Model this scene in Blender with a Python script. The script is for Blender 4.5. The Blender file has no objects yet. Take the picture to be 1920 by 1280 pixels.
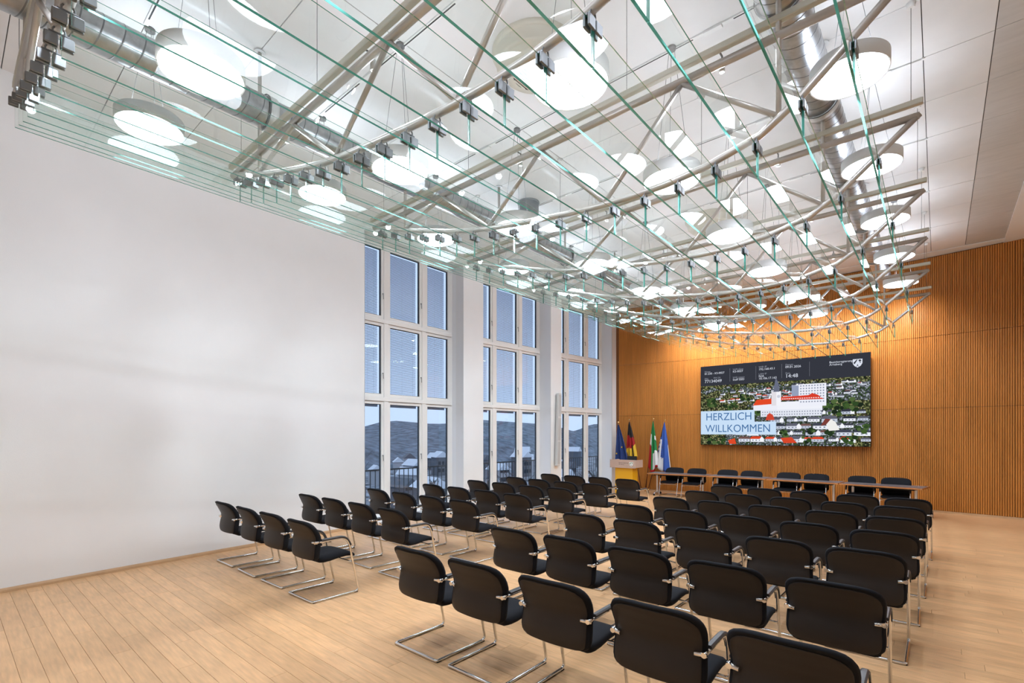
import bpy, math, random
from mathutils import Vector, Matrix
random.seed(7)
S = bpy.context.scene
COL = S.collection
R = math.radians
PI = math.pi

# ------------------------------------------------------------------ camera, world, exposure
cam = bpy.data.cameras.new('camera'); camo = bpy.data.objects.new('camera', cam); COL.objects.link(camo)
cam.sensor_width = 36; cam.lens = 927 / 1920 * 36; cam.shift_y = (815 - 640) / 1920; cam.clip_start = .05; cam.clip_end = 2000
camo.location = (0, 0, 1.95); camo.rotation_euler = (R(90), 0, R(40.794)); S.camera = camo
SKY = (.58, .74, 1.0); SKY_STRENGTH = 1.15
W = bpy.data.worlds.new('overcast_sky'); S.world = W; W.use_nodes = True
W.node_tree.nodes['Background'].inputs[0].default_value = (*SKY, 1)
W.node_tree.nodes['Background'].inputs[1].default_value = SKY_STRENGTH
LAMP_POWER = 12.5; LAMP_TOP = 16.0; LAMP_COL = (.90, .985, 1.12)
S.view_settings.view_transform = 'Standard'; S.view_settings.look = 'None'; S.view_settings.gamma = 1
S.view_settings.use_curve_mapping = False; S.view_settings.exposure = 0.0
cy = S.cycles
cy.max_bounces = 5; cy.diffuse_bounces = 3; cy.glossy_bounces = 3; cy.transmission_bounces = 3; cy.transparent_max_bounces = 36
cy.use_adaptive_sampling = True; cy.adaptive_threshold = .22; cy.adaptive_min_samples = 16
cy.caustics_reflective = False; cy.caustics_refractive = False; cy.sample_clamp_indirect = 6.0; cy.use_denoising = True

# ------------------------------------------------------------------ materials
M = {}
def node_mat(name):
    m = bpy.data.materials.new(name); m.use_nodes = True; M[name] = m
    nt = m.node_tree; return m, nt, nt.nodes.get('Principled BSDF'), nt.nodes['Material Output']
def plain(name, col, rough=.5, metal=0.0, spec=None, noise=0.0, nscale=8.0, bump=0.0, bscale=60.0, stretch=None, rand=0.0, transmission=0):
    m, nt, p, o = node_mat(name)
    p.inputs['Base Color'].default_value = (*col, 1); p.inputs['Roughness'].default_value = rough; p.inputs['Metallic'].default_value = metal
    if spec is not None: p.inputs['Specular IOR Level'].default_value = spec
    tc = nt.nodes.new('ShaderNodeTexCoord'); src = tc.outputs['Object']
    if stretch:
        mp = nt.nodes.new('ShaderNodeMapping'); mp.inputs['Scale'].default_value = stretch; nt.links.new(src, mp.inputs[0]); src = mp.outputs[0]
    last = None
    if noise:
        n = nt.nodes.new('ShaderNodeTexNoise'); n.inputs['Scale'].default_value = nscale; n.inputs['Detail'].default_value = 5
        nt.links.new(src, n.inputs['Vector'])
        r = nt.nodes.new('ShaderNodeMapRange'); r.inputs[1].default_value = .3; r.inputs[2].default_value = .7
        r.inputs[3].default_value = 1 - noise; r.inputs[4].default_value = 1 + noise; nt.links.new(n.outputs[0], r.inputs[0]); last = r.outputs[0]
    if rand:
        oi = nt.nodes.new('ShaderNodeObjectInfo'); r2 = nt.nodes.new('ShaderNodeMapRange'); r2.inputs[3].default_value = 1 - rand; r2.inputs[4].default_value = 1 + rand
        nt.links.new(oi.outputs['Random'], r2.inputs[0])
        if last is None: last = r2.outputs[0]
        else:
            mu = nt.nodes.new('ShaderNodeMath'); mu.operation = 'MULTIPLY'; nt.links.new(last, mu.inputs[0]); nt.links.new(r2.outputs[0], mu.inputs[1]); last = mu.outputs[0]
    if last is not None:
        vm = nt.nodes.new('ShaderNodeVectorMath'); vm.operation = 'SCALE'; vm.inputs[0].default_value = col
        nt.links.new(last, vm.inputs['Scale']); nt.links.new(vm.outputs[0], p.inputs['Base Color'])
    if bump:
        b = nt.nodes.new('ShaderNodeBump'); b.inputs['Strength'].default_value = bump; b.inputs['Distance'].default_value = .004
        n2 = nt.nodes.new('ShaderNodeTexNoise'); n2.inputs['Scale'].default_value = bscale; nt.links.new(src, n2.inputs['Vector'])
        nt.links.new(n2.outputs[0], b.inputs['Height']); nt.links.new(b.outputs[0], p.inputs['Normal'])
    return m
def emitter(name, col, strength):
    m, nt, p, o = node_mat(name); nt.nodes.remove(p)
    e = nt.nodes.new('ShaderNodeEmission'); e.inputs[0].default_value = (*col, 1); e.inputs[1].default_value = strength
    nt.links.new(e.outputs[0], o.inputs[0]); return m
def sheet_glass(name, tint, f0=.04):
    m, nt, p, o = node_mat(name); nt.nodes.remove(p)
    lw = nt.nodes.new('ShaderNodeLayerWeight'); lw.inputs[0].default_value = .5
    pw = nt.nodes.new('ShaderNodeMath'); pw.operation = 'POWER'; pw.inputs[1].default_value = 5; nt.links.new(lw.outputs['Facing'], pw.inputs[0])
    ma = nt.nodes.new('ShaderNodeMath'); ma.operation = 'MULTIPLY_ADD'; ma.inputs[1].default_value = 1 - f0; ma.inputs[2].default_value = f0
    nt.links.new(pw.outputs[0], ma.inputs[0])
    t = nt.nodes.new('ShaderNodeBsdfTransparent'); t.inputs[0].default_value = (*tint, 1)
    g = nt.nodes.new('ShaderNodeBsdfGlossy'); g.inputs['Roughness'].default_value = 0.0; g.inputs[0].default_value = (.97, 1, .99, 1)
    mx = nt.nodes.new('ShaderNodeMixShader'); nt.links.new(ma.outputs[0], mx.inputs[0]); nt.links.new(t.outputs[0], mx.inputs[1]); nt.links.new(g.outputs[0], mx.inputs[2])
    nt.links.new(mx.outputs[0], o.inputs[0]); return m

plain('plaster', (.87, .86, .85), .75, noise=.015, nscale=1.5, bump=.12, bscale=90)
plain('reveal_paint', (.90, .91, .93), .6)
plain('ceiling_panel', (.78, .77, .755), .8, noise=.02, nscale=3, rand=.012)
plain('ceiling_backing', (.10, .10, .10), .9)
plain('ceiling_band', (.60, .58, .555), .85, noise=.05, nscale=2.5, rand=.03, stretch=(1, 6, 1))
plain('maple', (.74, .44, .22), .36, noise=.13, nscale=3.2, rand=.085, stretch=(1, 9, 1), bump=.03, bscale=30, spec=.4)
plain('floor_gap', (.16, .09, .045), .8)
plain('maple_trim', (.60, .38, .21), .4, noise=.1, nscale=4)
plain('cherry_slats', (.56, .215, .042), .42, noise=.14, nscale=1.6, stretch=(9, 9, .35), rand=.05, spec=.35)
plain('groove_wood', (.20, .07, .014), .6)
plain('dark_gap', (.015, .01, .008), .9)
plain('window_paint', (.88, .86, .83), .45)
plain('gasket', (.03, .035, .045), .6)
plain('blind_slat', (.30, .42, .60), .5)
plain('grey_metal', (.36, .36, .36), .35, .6)
plain('truss_steel', (.60, .565, .525), .38, .55, noise=.06, nscale=6)
plain('rail_metal', (.66, .64, .55), .45, .25)
plain('galvanised', (.42, .435, .445), .33, .9, noise=.16, nscale=14, bump=.05, bscale=40)
plain('galv_seam', (.20, .21, .22), .4, .8); plain('galv_dark', (.16, .17, .18), .5, .6)
plain('riser_grey', (.24, .26, .27), .5, .4, noise=.1)
plain('collar_white', (.78, .80, .80), .4, .3)
plain('clamp_grey', (.24, .25, .26), .42, .35)
plain('lamp_body', (.90, .90, .89), .5)
plain('cable', (.20, .20, .20), .5, .4)
plain('white_plastic', (.82, .82, .80), .45)
plain('black_slot', (.02, .02, .02), .6)
plain('diffuser_cream', (.66, .63, .53), .5)
plain('chrome', (.80, .80, .80), .07, 1.0)
plain('black_fabric', (.0075, .008, .011), .85, spec=.25, bump=.25, bscale=400)
plain('shell_plastic', (.023, .017, .014), .5, spec=.35, noise=.05, nscale=3)
plain('arm_pad', (.045, .045, .048), .4)
plain('rubber', (.012, .012, .012), .7)
plain('table_top', (.17, .155, .165), .38)
plain('table_edge', (.46, .19, .06), .45)
plain('silver_leg', (.62, .62, .63), .3, .8)
plain('black_metal', (.015, .015, .017), .4, .3)
plain('lectern_wood', (.56, .41, .33), .4, noise=.05, nscale=5)
plain('lectern_yellow', (.80, .42, .01), .45)
plain('pole_wood', (.11, .033, .016), .4)
plain('brass', (.80, .52, .22), .2, 1.0)
plain('eu_blue', (.012, .038, .17), .7); plain('gold', (.80, .50, .03), .6); plain('flag_black', (.012, .010, .012), .7); plain('flag_red', (.42, .008, .012), .7)
plain('flag_green', (.012, .20, .05), .7); plain('flag_white', (.78, .76, .74), .7); plain('flag_blue', (.035, .105, .42), .7)
plain('dark_print', (.05, .05, .06), .6); plain('green_print', (.03, .28, .08), .6); plain('white_print', (.85, .85, .85), .5)
plain('speaker_white', (.66, .66, .64), .5); plain('speaker_grille', (.55, .55, .54), .6)
plain('snow', (.72, .75, .80), .8, noise=.05); plain('hazed_hill', (.15, .18, .215), .95, noise=.5, nscale=.22)  # hill: distance haze put into its lighter, bluish colour
plain('town_ground', (.24, .26, .29), .9, noise=.95, nscale=.22); plain('house_dark', (.15, .16, .18), .9); plain('house_pale', (.46, .46, .48), .9); plain('far_tree', (.10, .115, .13), .95)
plain('rail_iron', (.05, .055, .06), .6)
emitter('lamp_glow', LAMP_COL, LAMP_POWER); emitter('lamp_top_glow', LAMP_COL, LAMP_TOP)
emitter('spot_glow', (1.0, .97, .9), 2.5); M['spot_glow'].cycles.emission_sampling = 'NONE'
emitter('screen_header', (.036, .039, .052), 1.0)
emitter('screen_text', (.72, .76, .86), 1.0); emitter('screen_text_dim', (.30, .32, .38), 1.0)
emitter('screen_box', (.58, .74, .93), 1.0); emitter('screen_blue', (.060, .165, .37), 1.0); emitter('screen_line', (.22, .23, .27), 1.0)
sheet_glass('fin_glass', (.940, .981, .963), .05)
sheet_glass('window_glass', (.93, .955, .98), .05)
# polished pane edge: green body colour with a glossy coat
m_, nt_, p_, o_ = node_mat('fin_edge')
p_.inputs['Base Color'].default_value = (.035, .36, .27, 1); p_.inputs['Roughness'].default_value = .2
p_.inputs['Transmission Weight'].default_value = .35; p_.inputs['IOR'].default_value = 1.5
# screen picture: colours stored per face corner
m_, nt_, p_, o_ = node_mat('screen_picture'); nt_.nodes.remove(p_)
a_ = nt_.nodes.new('ShaderNodeAttribute'); a_.attribute_name = 'Col'; e_ = nt_.nodes.new('ShaderNodeEmission'); e_.inputs[1].default_value = 1.0
nt_.links.new(a_.outputs['Color'], e_.inputs[0]); nt_.links.new(e_.outputs[0], o_.inputs[0])
for k_ in M:
    if k_.startswith('screen_'): M[k_].cycles.emission_sampling = 'NONE'

# ------------------------------------------------------------------ mesh helpers
class MB:
    def __init__(s): s.v = []; s.f = []; s.mi = []; s.sm = []; s.col = []
    def face(s, idx, mi=0, sm=False, col=None): s.f.append(tuple(idx)); s.mi.append(mi); s.sm.append(sm); s.col.append(col)
    def quad(s, a, b, c, d, mi=0, col=None):
        n = len(s.v); s.v += [tuple(a), tuple(b), tuple(c), tuple(d)]; s.face((n, n+1, n+2, n+3), mi, False, col); return s
    def poly(s, pts, mi=0, col=None):
        n = len(s.v); s.v += [tuple(p) for p in pts]; s.face(range(n, n+len(pts)), mi, False, col); return s
    def box(s, x0, x1, y0, y1, z0, z1, mi=0, mat=None):
        n = len(s.v); P = [(x, y, z) for z in (z0, z1) for y in (y0, y1) for x in (x0, x1)]
        if mat is not None: P = [tuple(mat @ Vector(p)) for p in P]
        s.v += P
        for q in ((0,2,3,1), (4,5,7,6), (0,1,5,4), (2,6,7,3), (0,4,6,2), (1,3,7,5)): s.face([n+i for i in q], mi)
        return s
    def bevbox(s, x0, x1, y0, y1, z0, z1, b=.005, mi=0, mat=None):
        # box with chamfered vertical edges and small top/bottom chamfer
        def ring(z, k):
            return [(x0+k+b, y0+k, z), (x1-k-b, y0+k, z), (x1-k, y0+k+b, z), (x1-k, y1-k-b, z), (x1-k-b, y1-k, z), (x0+k+b, y1-k, z), (x0+k, y1-k-b, z), (x0+k, y0+k+b, z)]
        rings = [ring(z0, b), ring(z0+b, 0), ring(z1-b, 0), ring(z1, b)]
        return s.loft([[tuple(mat @ Vector(p)) if mat is not None else p for p in r] for r in rings], mi=mi)
    def loft(s, rings, closed=True, caps=True, mi=0, sm=False):
        n0 = len(s.v); k = len(rings[0])
        for r in rings: s.v += [tuple(p) for p in r]
        for i in range(len(rings)-1):
            for j in range(k if closed else k-1):
                a = n0+i*k+j; b = n0+i*k+(j+1) % k
                s.face((a, b, b+k, a+k), mi, sm)
        if caps and closed:
            s.face([n0+j for j in range(k)][::-1], mi); s.face([n0+(len(rings)-1)*k+j for j in range(k)], mi)
        return s
    def tube(s, pts, r, seg=8, mi=0, caps=True, closed=False):
        pts = [Vector(p) for p in pts]; n = len(pts); rings = []
        up = None
        for i, p in enumerate(pts):
            if closed: d = (pts[(i+1) % n]-pts[i-1]).normalized()
            elif i == 0: d = (pts[1]-p).normalized()
            elif i == n-1: d = (p-pts[i-1]).normalized()
            else: d = ((pts[i+1]-p).normalized()+(p-pts[i-1]).normalized()).normalized()
            if up is None:
                up = Vector((0, 0, 1)) if abs(d.z) < .9 else Vector((1, 0, 0))
            u = up-d*up.dot(d)
            if u.length < 1e-4: u = d.orthogonal()
            u.normalize(); w = d.cross(u); up = u
            rr = r[i] if isinstance(r, (list, tuple)) else r
            rings.append([p+u*math.cos(2*PI*k/seg)*rr+w*math.sin(2*PI*k/seg)*rr for k in range(seg)])
        if closed: rings.append(rings[0])
        return s.loft(rings, True, caps and not closed, mi, True)
    def lathe(s, prof, seg=32, c=(0, 0, 0), mi=0, caps=True, sm=True):
        rings = [[(c[0]+r*math.cos(2*PI*k/seg), c[1]+r*math.sin(2*PI*k/seg), c[2]+z) for k in range(seg)] for r, z in prof]
        return s.loft(rings, True, caps, mi, sm)
    def mesh(s, name, mats):
        me = bpy.data.meshes.new(name); me.from_pydata(s.v, [], s.f)
        for m in (mats if isinstance(mats, (list, tuple)) else [mats]): me.materials.append(M[m] if isinstance(m, str) else m)
        me.polygons.foreach_set('material_index', s.mi); me.polygons.foreach_set('use_smooth', s.sm)
        if any(c is not None for c in s.col):
            at = me.color_attributes.new('Col', 'FLOAT_COLOR', 'CORNER'); buf = []
            for f, c in zip(s.f, s.col): buf += list((*(c or (0, 0, 0)), 1))*len(f)
            at.data.foreach_set('color', buf)
        me.update(); return me
    def build(s, name, mats, parent=None): return link(name, s.mesh(name, mats), parent)
def link(name, me, parent=None, loc=None):
    o = bpy.data.objects.new(name, me); COL.objects.link(o)
    if parent is not None: o.parent = parent
    if loc is not None: o.location = loc
    return o
def tag(o, label, cat, group=None, kind=None):
    if label: o['label'] = label
    if cat: o['category'] = cat
    if group: o['group'] = group
    if kind: o['kind'] = kind
    return o
def thing(name, label, cat, loc=(0, 0, 0), rz=0, group=None):
    o = bpy.data.objects.new(name, None); COL.objects.link(o); o.location = loc; o.rotation_euler = (0, 0, rz); o.empty_display_size = .1
    return tag(o, label, cat, group)
def struct(o, label=None): o['kind'] = 'structure'; o['label'] = label or o.name.replace('_', ' '); return o
def copy_tree(o, parent=None):
    c = o.copy(); COL.objects.link(c); c.parent = parent
    for ch in o.children: copy_tree(ch, c)
    return c
def smooth_path(pts, rad, n=5):
    pts = [Vector(p) for p in pts]; out = [pts[0]]
    for i in range(1, len(pts)-1):
        r = rad[i-1] if isinstance(rad, (list, tuple)) else rad
        a = pts[i]+(pts[i-1]-pts[i]).normalized()*r; b = pts[i]+(pts[i+1]-pts[i]).normalized()*r
        for k in range(n+1):
            t = k/n; out.append(a*(1-t)**2+pts[i]*2*t*(1-t)+b*t*t)
    out.append(pts[-1]); return out
def text(name, body, size, loc, rot, mat, parent=None, align='LEFT', ext=0.0, xs=1.0):
    c = bpy.data.curves.new(name, 'FONT'); c.body = body; c.size = size; c.align_x = align; c.extrude = ext; c.resolution_u = 3
    c.materials.append(M[mat]); o = bpy.data.objects.new(name, c); COL.objects.link(o); o.location = loc; o.rotation_euler = rot; o.scale = (xs, 1, 1)
    if parent is not None: o.parent = parent
    TEXTS.append(o); return o
ORD = ['first', 'second', 'third', 'fourth', 'fifth', 'sixth', 'seventh', 'eighth', 'ninth', 'tenth', 'eleventh', 'twelfth', 'thirteenth', 'fourteenth', 'fifteenth', 'sixteenth', 'seventeenth', 'eighteenth', 'nineteenth']

TEXTS = []
# ------------------------------------------------------------------ room shell
HC = 6.469
def wall_x(y): return -9.27 + .008*(y-8.5)**2          # window wall, gently bowed
def wall_y(x): return 16.55 - .018*(x+3)**2            # slatted wall, gently bowed
XR = 5.2; YF = -3.2

def wall_strip(name, y0, y1, z0, z1, thick, label, n=12):
    b = MB(); rings = []
    for i in range(n+1):
        y = y0+(y1-y0)*i/n; x = wall_x(y); rings.append([(x, y, z0), (x, y, z1), (x-thick, y, z1), (x-thick, y, z0)])
    b.loft(rings); return struct(b.build(name, 'plaster'), label)
OPEN = [(5.89, 8.83), (9.55, 12.45), (12.97, 15.75)]
REC = .45
wall_left = wall_strip('wall_left', YF, OPEN[0][0], 0, HC, .55, 'white plaster wall beside the windows', 20)
for i, (a, b_) in enumerate([(OPEN[0][1], OPEN[1][0]), (OPEN[1][1], OPEN[2][0]), (OPEN[2][1], 16.0)]):
    wall_strip('wall_pier', a, b_, 0, HC, .55, 'white pier between the tall windows', 2)
for i, (a, b_) in enumerate(OPEN):
    wall_strip('wall_lintel', a, b_, 6.30, HC, .55, 'plaster lintel above a tall window', 3)
    wall_strip('wall_sill', a, b_, 0, .06, .55, 'low sill under a tall window', 3)
b = MB(); b.box(XR, XR+.2, YF, 17.2, 0, HC); struct(b.build('wall_right', 'plaster'), 'plain white wall opposite the windows')
b = MB(); b.box(-9.6, XR+.2, YF-.2, YF, 0, HC); struct(b.build('wall_front', 'plaster'), 'plain white wall behind the chairs')
# skirting of the white wall
b = MB(); rings = []
for i in range(25):
    y = YF+(OPEN[0][0]-YF)*i/24; x = wall_x(y); rings.append([(x-.002, y, 0), (x-.002, y, .055), (x+.014, y, .055), (x+.022, y, .03), (x+.022, y, 0)])
b.loft(rings); struct(b.build('baseboard_left', 'maple_trim'), 'maple skirting along the white wall')

# floor: sub floor, boards one by one near the camera, the rest joined
b = MB(); b.box(-9.9, XR, YF, 17.2, -.12, -.012); floor = struct(b.build('floor', 'floor_gap'), 'strip maple floor')
PW = .145; rnd = random.Random(3); boards = []
nrow = int((17.0-YF)/PW)
for r_ in range(nrow):
    y = YF+r_*PW; x = -9.75-rnd.random()*1.7
    while x < XR:
        L = rnd.choice((1.3, 1.6, 1.9, 2.2)); x0 = max(x, -9.75); x1 = min(x+L, XR)
        if x1-x0 > .05: boards.append((x0, x1, y))
        x += L
def in_view(bd):
    x = (bd[0]+bd[1])/2; y = bd[2]; fz = -.6533*x+.7571*y; rx = .7571*x+.6533*y
    return fz > .4 and -1.25 < rx/fz < 1.2 and 927*1.95/fz < 640
near = sorted([q for q in boards if in_view(q)], key=lambda q: (-.6533*(q[0]+q[1])/2+.7571*q[2]))[:296]
nearset = set(near); plank_cache = {}
def plank_mesh(L):
    k = round(L, 3)
    if k not in plank_cache:
        b = MB(); g = .0009; b.bevbox(g, L-g, g, PW-g, -.012, 0, .0012); plank_cache[k] = b.mesh('floor_plank', 'maple')
    return plank_cache[k]
for q in near: link('floor_plank', plank_mesh(q[1]-q[0]), floor, (q[0], q[2], 0))
b = MB()
for q in boards:
    if q in nearset: continue
    g = .0009; b.box(q[0]+g, q[1]-g, q[2]+g, q[2]+PW-g, -.012, 0)
o = b.build('floor_boards', 'maple', floor); o['kind'] = 'stuff'

# ceiling: dark backing, panels with open joints, grey band and plain margin at the right
TY = [.50, 2.47, 4.57, 6.66, 8.76, 10.90, 13.07, 15.22]        # truss planes
BAY = [(TY[i]+TY[i+1])/2 for i in range(7)]
b = MB(); b.box(-9.9, XR+.2, YF-.2, 17.2, HC+.02, HC+.2); ceiling = struct(b.build('ceiling', 'ceiling_backing'), 'white panel ceiling')
ys = [YF, -1.73, -.68] + sorted(TY+BAY) + [16.0]
xs = [-9.75, -9.22, -6.95, -4.68, -2.41, -.14, .48]
for i in range(len(ys)-1):
    for j in range(len(xs)-1):
        b = MB(); b.bevbox(xs[j]+.004, xs[j+1]-.004, ys[i]+.004, ys[i+1]-.004, HC, HC+.02, .002); b.build('ceiling_panel', 'ceiling_panel', ceiling)
    b = MB(); b.bevbox(.485, 1.15, ys[i]+.003, ys[i+1]-.003, HC+.006, HC+.02, .002); b.build('grey_panel', 'ceiling_band', ceiling)
b = MB(); b.box(1.15, XR, YF, 17.2, HC-.03, HC+.02); b.box(-9.7, 1.15, 16.0, 17.2, HC-.012, HC+.02); b.build('margin', 'plaster', ceiling)

# ------------------------------------------------------------------ slatted wooden wall
wall_back = thing('wall_back', 'fluted cherry wood wall with a screen', None); struct(wall_back, 'fluted cherry wood wall')
b = MB(); rings = []
for i in range(41):
    x = -9.4+(XR+.1+9.4)*i/40; y = wall_y(x)+.045; rings.append([(x, y, 0), (x, y, HC), (x, y+.25, HC), (x, y+.25, 0)])
b.loft(rings); b.build('substrate', 'groove_wood', wall_back)
PITCH = .0415; XL = -8.74
cols = [XL+.03, -8.55, -4.9, -1.2, 1.335, 3.3, XR-.02]
rowsz = [(.055, 2.622), (2.632, 4.438), (4.448, HC-.035)]
for j in range(len(cols)-1):
    xa, xb = cols[j]+.0008, cols[j+1]-.0008; n = max(1, round((xb-xa)/PITCH)); p = (xb-xa)/n
    prof = []
    for k in range(n):
        x = xa+k*p
        for dx, dy in ((.10, .030), (.16, .002), (.24, 0), (.80, 0), (.88, .002), (.94, .030)):
            xx = x+dx*p; prof.append((xx, wall_y(xx)+dy))
    for z0, z1 in rowsz:
        b = MB(); n0 = 0
        b.v = [(x, y, z) for z in (z0, z1) for x, y in prof]; m = len(prof)
        for i in range(m-1): b.face((i, i+1, i+1+m, i+m))
        # returns at top and bottom so that the panel has thickness
        top = [(x, wall_y(x)+.044, z) for z in (z0, z1) for x, y in prof]; n0 = len(b.v); b.v += top
        for i in range(m-1):
            b.face((n0+i, n0+i+1, i+1, i)); b.face((i+m, i+1+m, n0+m+i+1, n0+m+i))
        b.build('slat_panel', 'cherry_slats', wall_back)
b = MB(); rings = []
for i in range(41):
    x = XL+(XR-XL)*i/40; y = wall_y(x); rings.append([(x, y-.012, 0), (x, y-.012, .05), (x, y+.04, .05), (x, y+.04, 0)])
b.loft(rings); struct(b.build('baseboard_back', 'maple_trim'), 'maple skirting under the wooden wall')

# ------------------------------------------------------------------ windows
def build_window(n, y0, y1):
    xa, xb = wall_x(y0)-REC, wall_x(y1)-REC; L = math.hypot(xb-xa, y1-y0); ang = math.atan2(y1-y0, xb-xa)
    root = thing('window_%d' % n, None, None, (xa, y0, 0), ang); struct(root, 'tall white window of nine panes, %s from the wooden wall' % ORD[3-n])
    # local x runs along the wall, local -y... +y points outdoors
    def B(x0, x1, ya, yb, z0, z1, bev=.006): b = MB(); b.bevbox(x0, x1, ya, yb, z0, z1, bev); return b
    zt, zb = 6.30, .06
    for x0, x1 in ((0, .10), (L-.10, L)): B(x0, x1, -.02, .10, zb, zt).build('jamb', 'window_paint', root)
    edges = [.10, .85, 1.93, L-.10]
    cw = [(.10, .78), (.90, 1.88), (2.0, L-.10)]; sc = L/2.94
    cw = [(.10, .78*sc), (.90*sc, 1.90*sc), (2.02*sc, L-.10)]
    B(cw[0][1], cw[1][0], -.05, .10, zb, zt).build('mullion', 'window_paint', root); B(cw[1][1], cw[2][0], -.05, .10, zb, zt).build('mullion', 'window_paint', root)
    rz_ = [(zb+.02, 2.715), (2.815, 4.50), (4.60, 6.26)]
    for zc in (2.765, 4.55): B(.05, L-.05, -.065, .10, zc-.045, zc+.045).build('transom', 'window_paint', root)
    B(.02, L-.02, -.03, .10, 6.24, 6.30).build('head', 'window_paint', root)
    for ci, (x0, x1) in enumerate(cw):
        for ri, (z0, z1) in enumerate(rz_):
            s_ = MB(); t = .062; d0, d1 = -.028, .05
            for q in ((x0, x0+t, z0, z1), (x1-t, x1, z0, z1), (x0+t, x1-t, z0, z0+t+.01), (x0+t, x1-t, z1-t, z1)): s_.box(q[0], q[1], d0, d1, q[2], q[3])
            sash = s_.build('sash', 'window_paint', root)
            g_ = MB(); gt = .010
            for q in ((x0+t, x0+t+gt, z0+t, z1-t), (x1-t-gt, x1-t, z0+t, z1-t), (x0+t, x1-t, z0+t+.01, z0+t+.01+gt), (x0+t, x1-t, z1-t-gt, z1-t)): g_.box(q[0], q[1], .0, .045, q[2], q[3])
            g_.build('gasket', 'gasket', sash)
            p_ = MB(); p_.quad((x0+t, .02, z0+t), (x1-t, .02, z0+t), (x1-t, .02, z1-t), (x0+t, .02, z1-t)); p_.build('pane', 'window_glass', sash)
            if ci < 2:
                h_ = MB(); hz = (1.48, 3.36, 5.18)[ri]; hx = x1-t*.45
                h_.lathe([(.012, 0), (.012, .03)], 10, (0, 0, 0)); h_.v = [(hx+vx, -.03-vz, hz+vy) for vx, vy, vz in h_.v]
                h_.tube(smooth_path([(hx, -.055, hz), (hx+.0, -.062, hz-.05), (hx+.004, -.060, hz-.125)], .02, 3), .009, 6); h_.build('handle', 'grey_metal', sash)
            if ri > 0:
                bl = MB(); zz = z1-t-.02; sp = .031
                while zz > z0+t+.02:
                    bl.quad((x0+t+.012, .100, zz+.003), (x1-t-.012, .100, zz+.003), (x1-t-.012, .138, zz-.003), (x0+t+.012, .138, zz-.003)); zz -= sp
                for xx in (x0+t+.12, (x0+x1)/2, x1-t-.12): bl.box(xx-.0012, xx+.0012, .098, .100, z0+t+.02, z1-t)
                o = bl.build('blind', 'blind_slat', sash)
            else:
                bl = MB(); bl.box(x0+t+.012, x1-t-.012, .10, .146, z1-t-.055, z1-t-.005); bl.build('blind', 'blind_slat', sash)
    b = MB(); b.box(L-.003, L, -REC+.0, 0, 0, 6.3); b.box(0, .003, -REC, 0, 0, 6.3); b.build('reveal', 'reveal_paint', root)
for i, (a, b_) in enumerate(OPEN): build_window(i+1, a, b_)

# ------------------------------------------------------------------ roof structure: trusses, clamps, rails
CH = [(-6.87, 5.285), (-6.70, 5.235), (-6.35, 5.115), (-5.95, 4.985), (-5.59, 4.880), (-5.10, 4.745), (-4.62, 4.630), (-4.15, 4.545), (-3.65, 4.475), (-3.15, 4.412), (-2.70, 4.372), (-2.30, 4.355), (-2.00, 4.358), (-1.60, 4.395), (-1.15, 4.500), (-.85, 4.690), (-.55, 4.945), (-.15, 5.285)]
def chord_z(x):
    for (x0, z0), (x1, z1) in zip(CH, CH[1:]):
        if x0 <= x <= x1: return z0+(z1-z0)*(x-x0)/(x1-x0)
    return CH[-1][1]
FX = [-6.64+.3417*i for i in range(19)]
ZT = 5.272
clamp_me = None
def clamp_mesh():
    b = MB()
    for s_ in (-1, 1):
        y0, y1 = (.005, .074) if s_ > 0 else (-.074, -.005)
        b.bevbox(-.024, -.0085, y0, y1, -.155, -.083, .004); b.bevbox(.0085, .024, y0, y1, -.155, -.083, .004)
        b.box(-.0085, .0085, y0, y1, -.096, -.083)
        b.tube([(0, s_*.030, -.083), (0, s_*.030, -.045), (0, s_*.018, -.026)], .006, 6)
    b.tube([(0, -.05, -.066), (0, .05, -.066)], .007, 6)
    return b.mesh('clamp', 'clamp_grey')
clamp_me = clamp_mesh()
def build_truss():
    t = thing('roof_truss', '', 'truss')
    b = MB(); b.tube([(-6.87, 0, ZT), (-.15, 0, ZT)], .036, 10); b.build('top_chord', 'truss_steel', t)
    b = MB(); b.tube([(x, 0, z) for x, z in CH], .032, 10); b.build('bottom_chord', 'truss_steel', t)
    nodes = [(-6.06, 0), (-5.20, 1), (-4.35, 0), (-3.50, 1), (-2.66, 0), (-1.83, 1), (-1.01, 0)]
    for (xa, ta), (xb, tb) in zip(nodes, nodes[1:]):
        za = ZT-.02 if ta else chord_z(xa)+.015; zb = ZT-.02 if tb else chord_z(xb)+.015
        b = MB(); b.tube([(xa, 0, za), (xb, 0, zb)], .024, 8); b.build('diagonal', 'truss_steel', t)
    for x in (-6.06, -1.01):
        b = MB(); b.tube([(x, 0, chord_z(x)), (x, 0, HC)], .022, 8); hr = b.build('hanger_rod', 'truss_steel', t)
        b = MB(); b.lathe([(.06, 0), (.06, .012), (.035, .02)], 16, (x, 0, HC-.02)); b.build('ceiling_plate', 'collar_white', hr)
    for x in FX: link('clamp', clamp_me, t, (x, 0, chord_z(x)+.01))
    return t
tr0 = build_truss()
def tag_ord(i, n): return ORD[n-1-i]
for i, y in enumerate(TY):
    t = tr0 if i == 0 else copy_tree(tr0)
    t.location = (0, y, 0); tag(t, 'curved tubular steel roof truss, %s from the wooden wall' % tag_ord(i, 8), 'truss', 'roof trusses')
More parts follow.
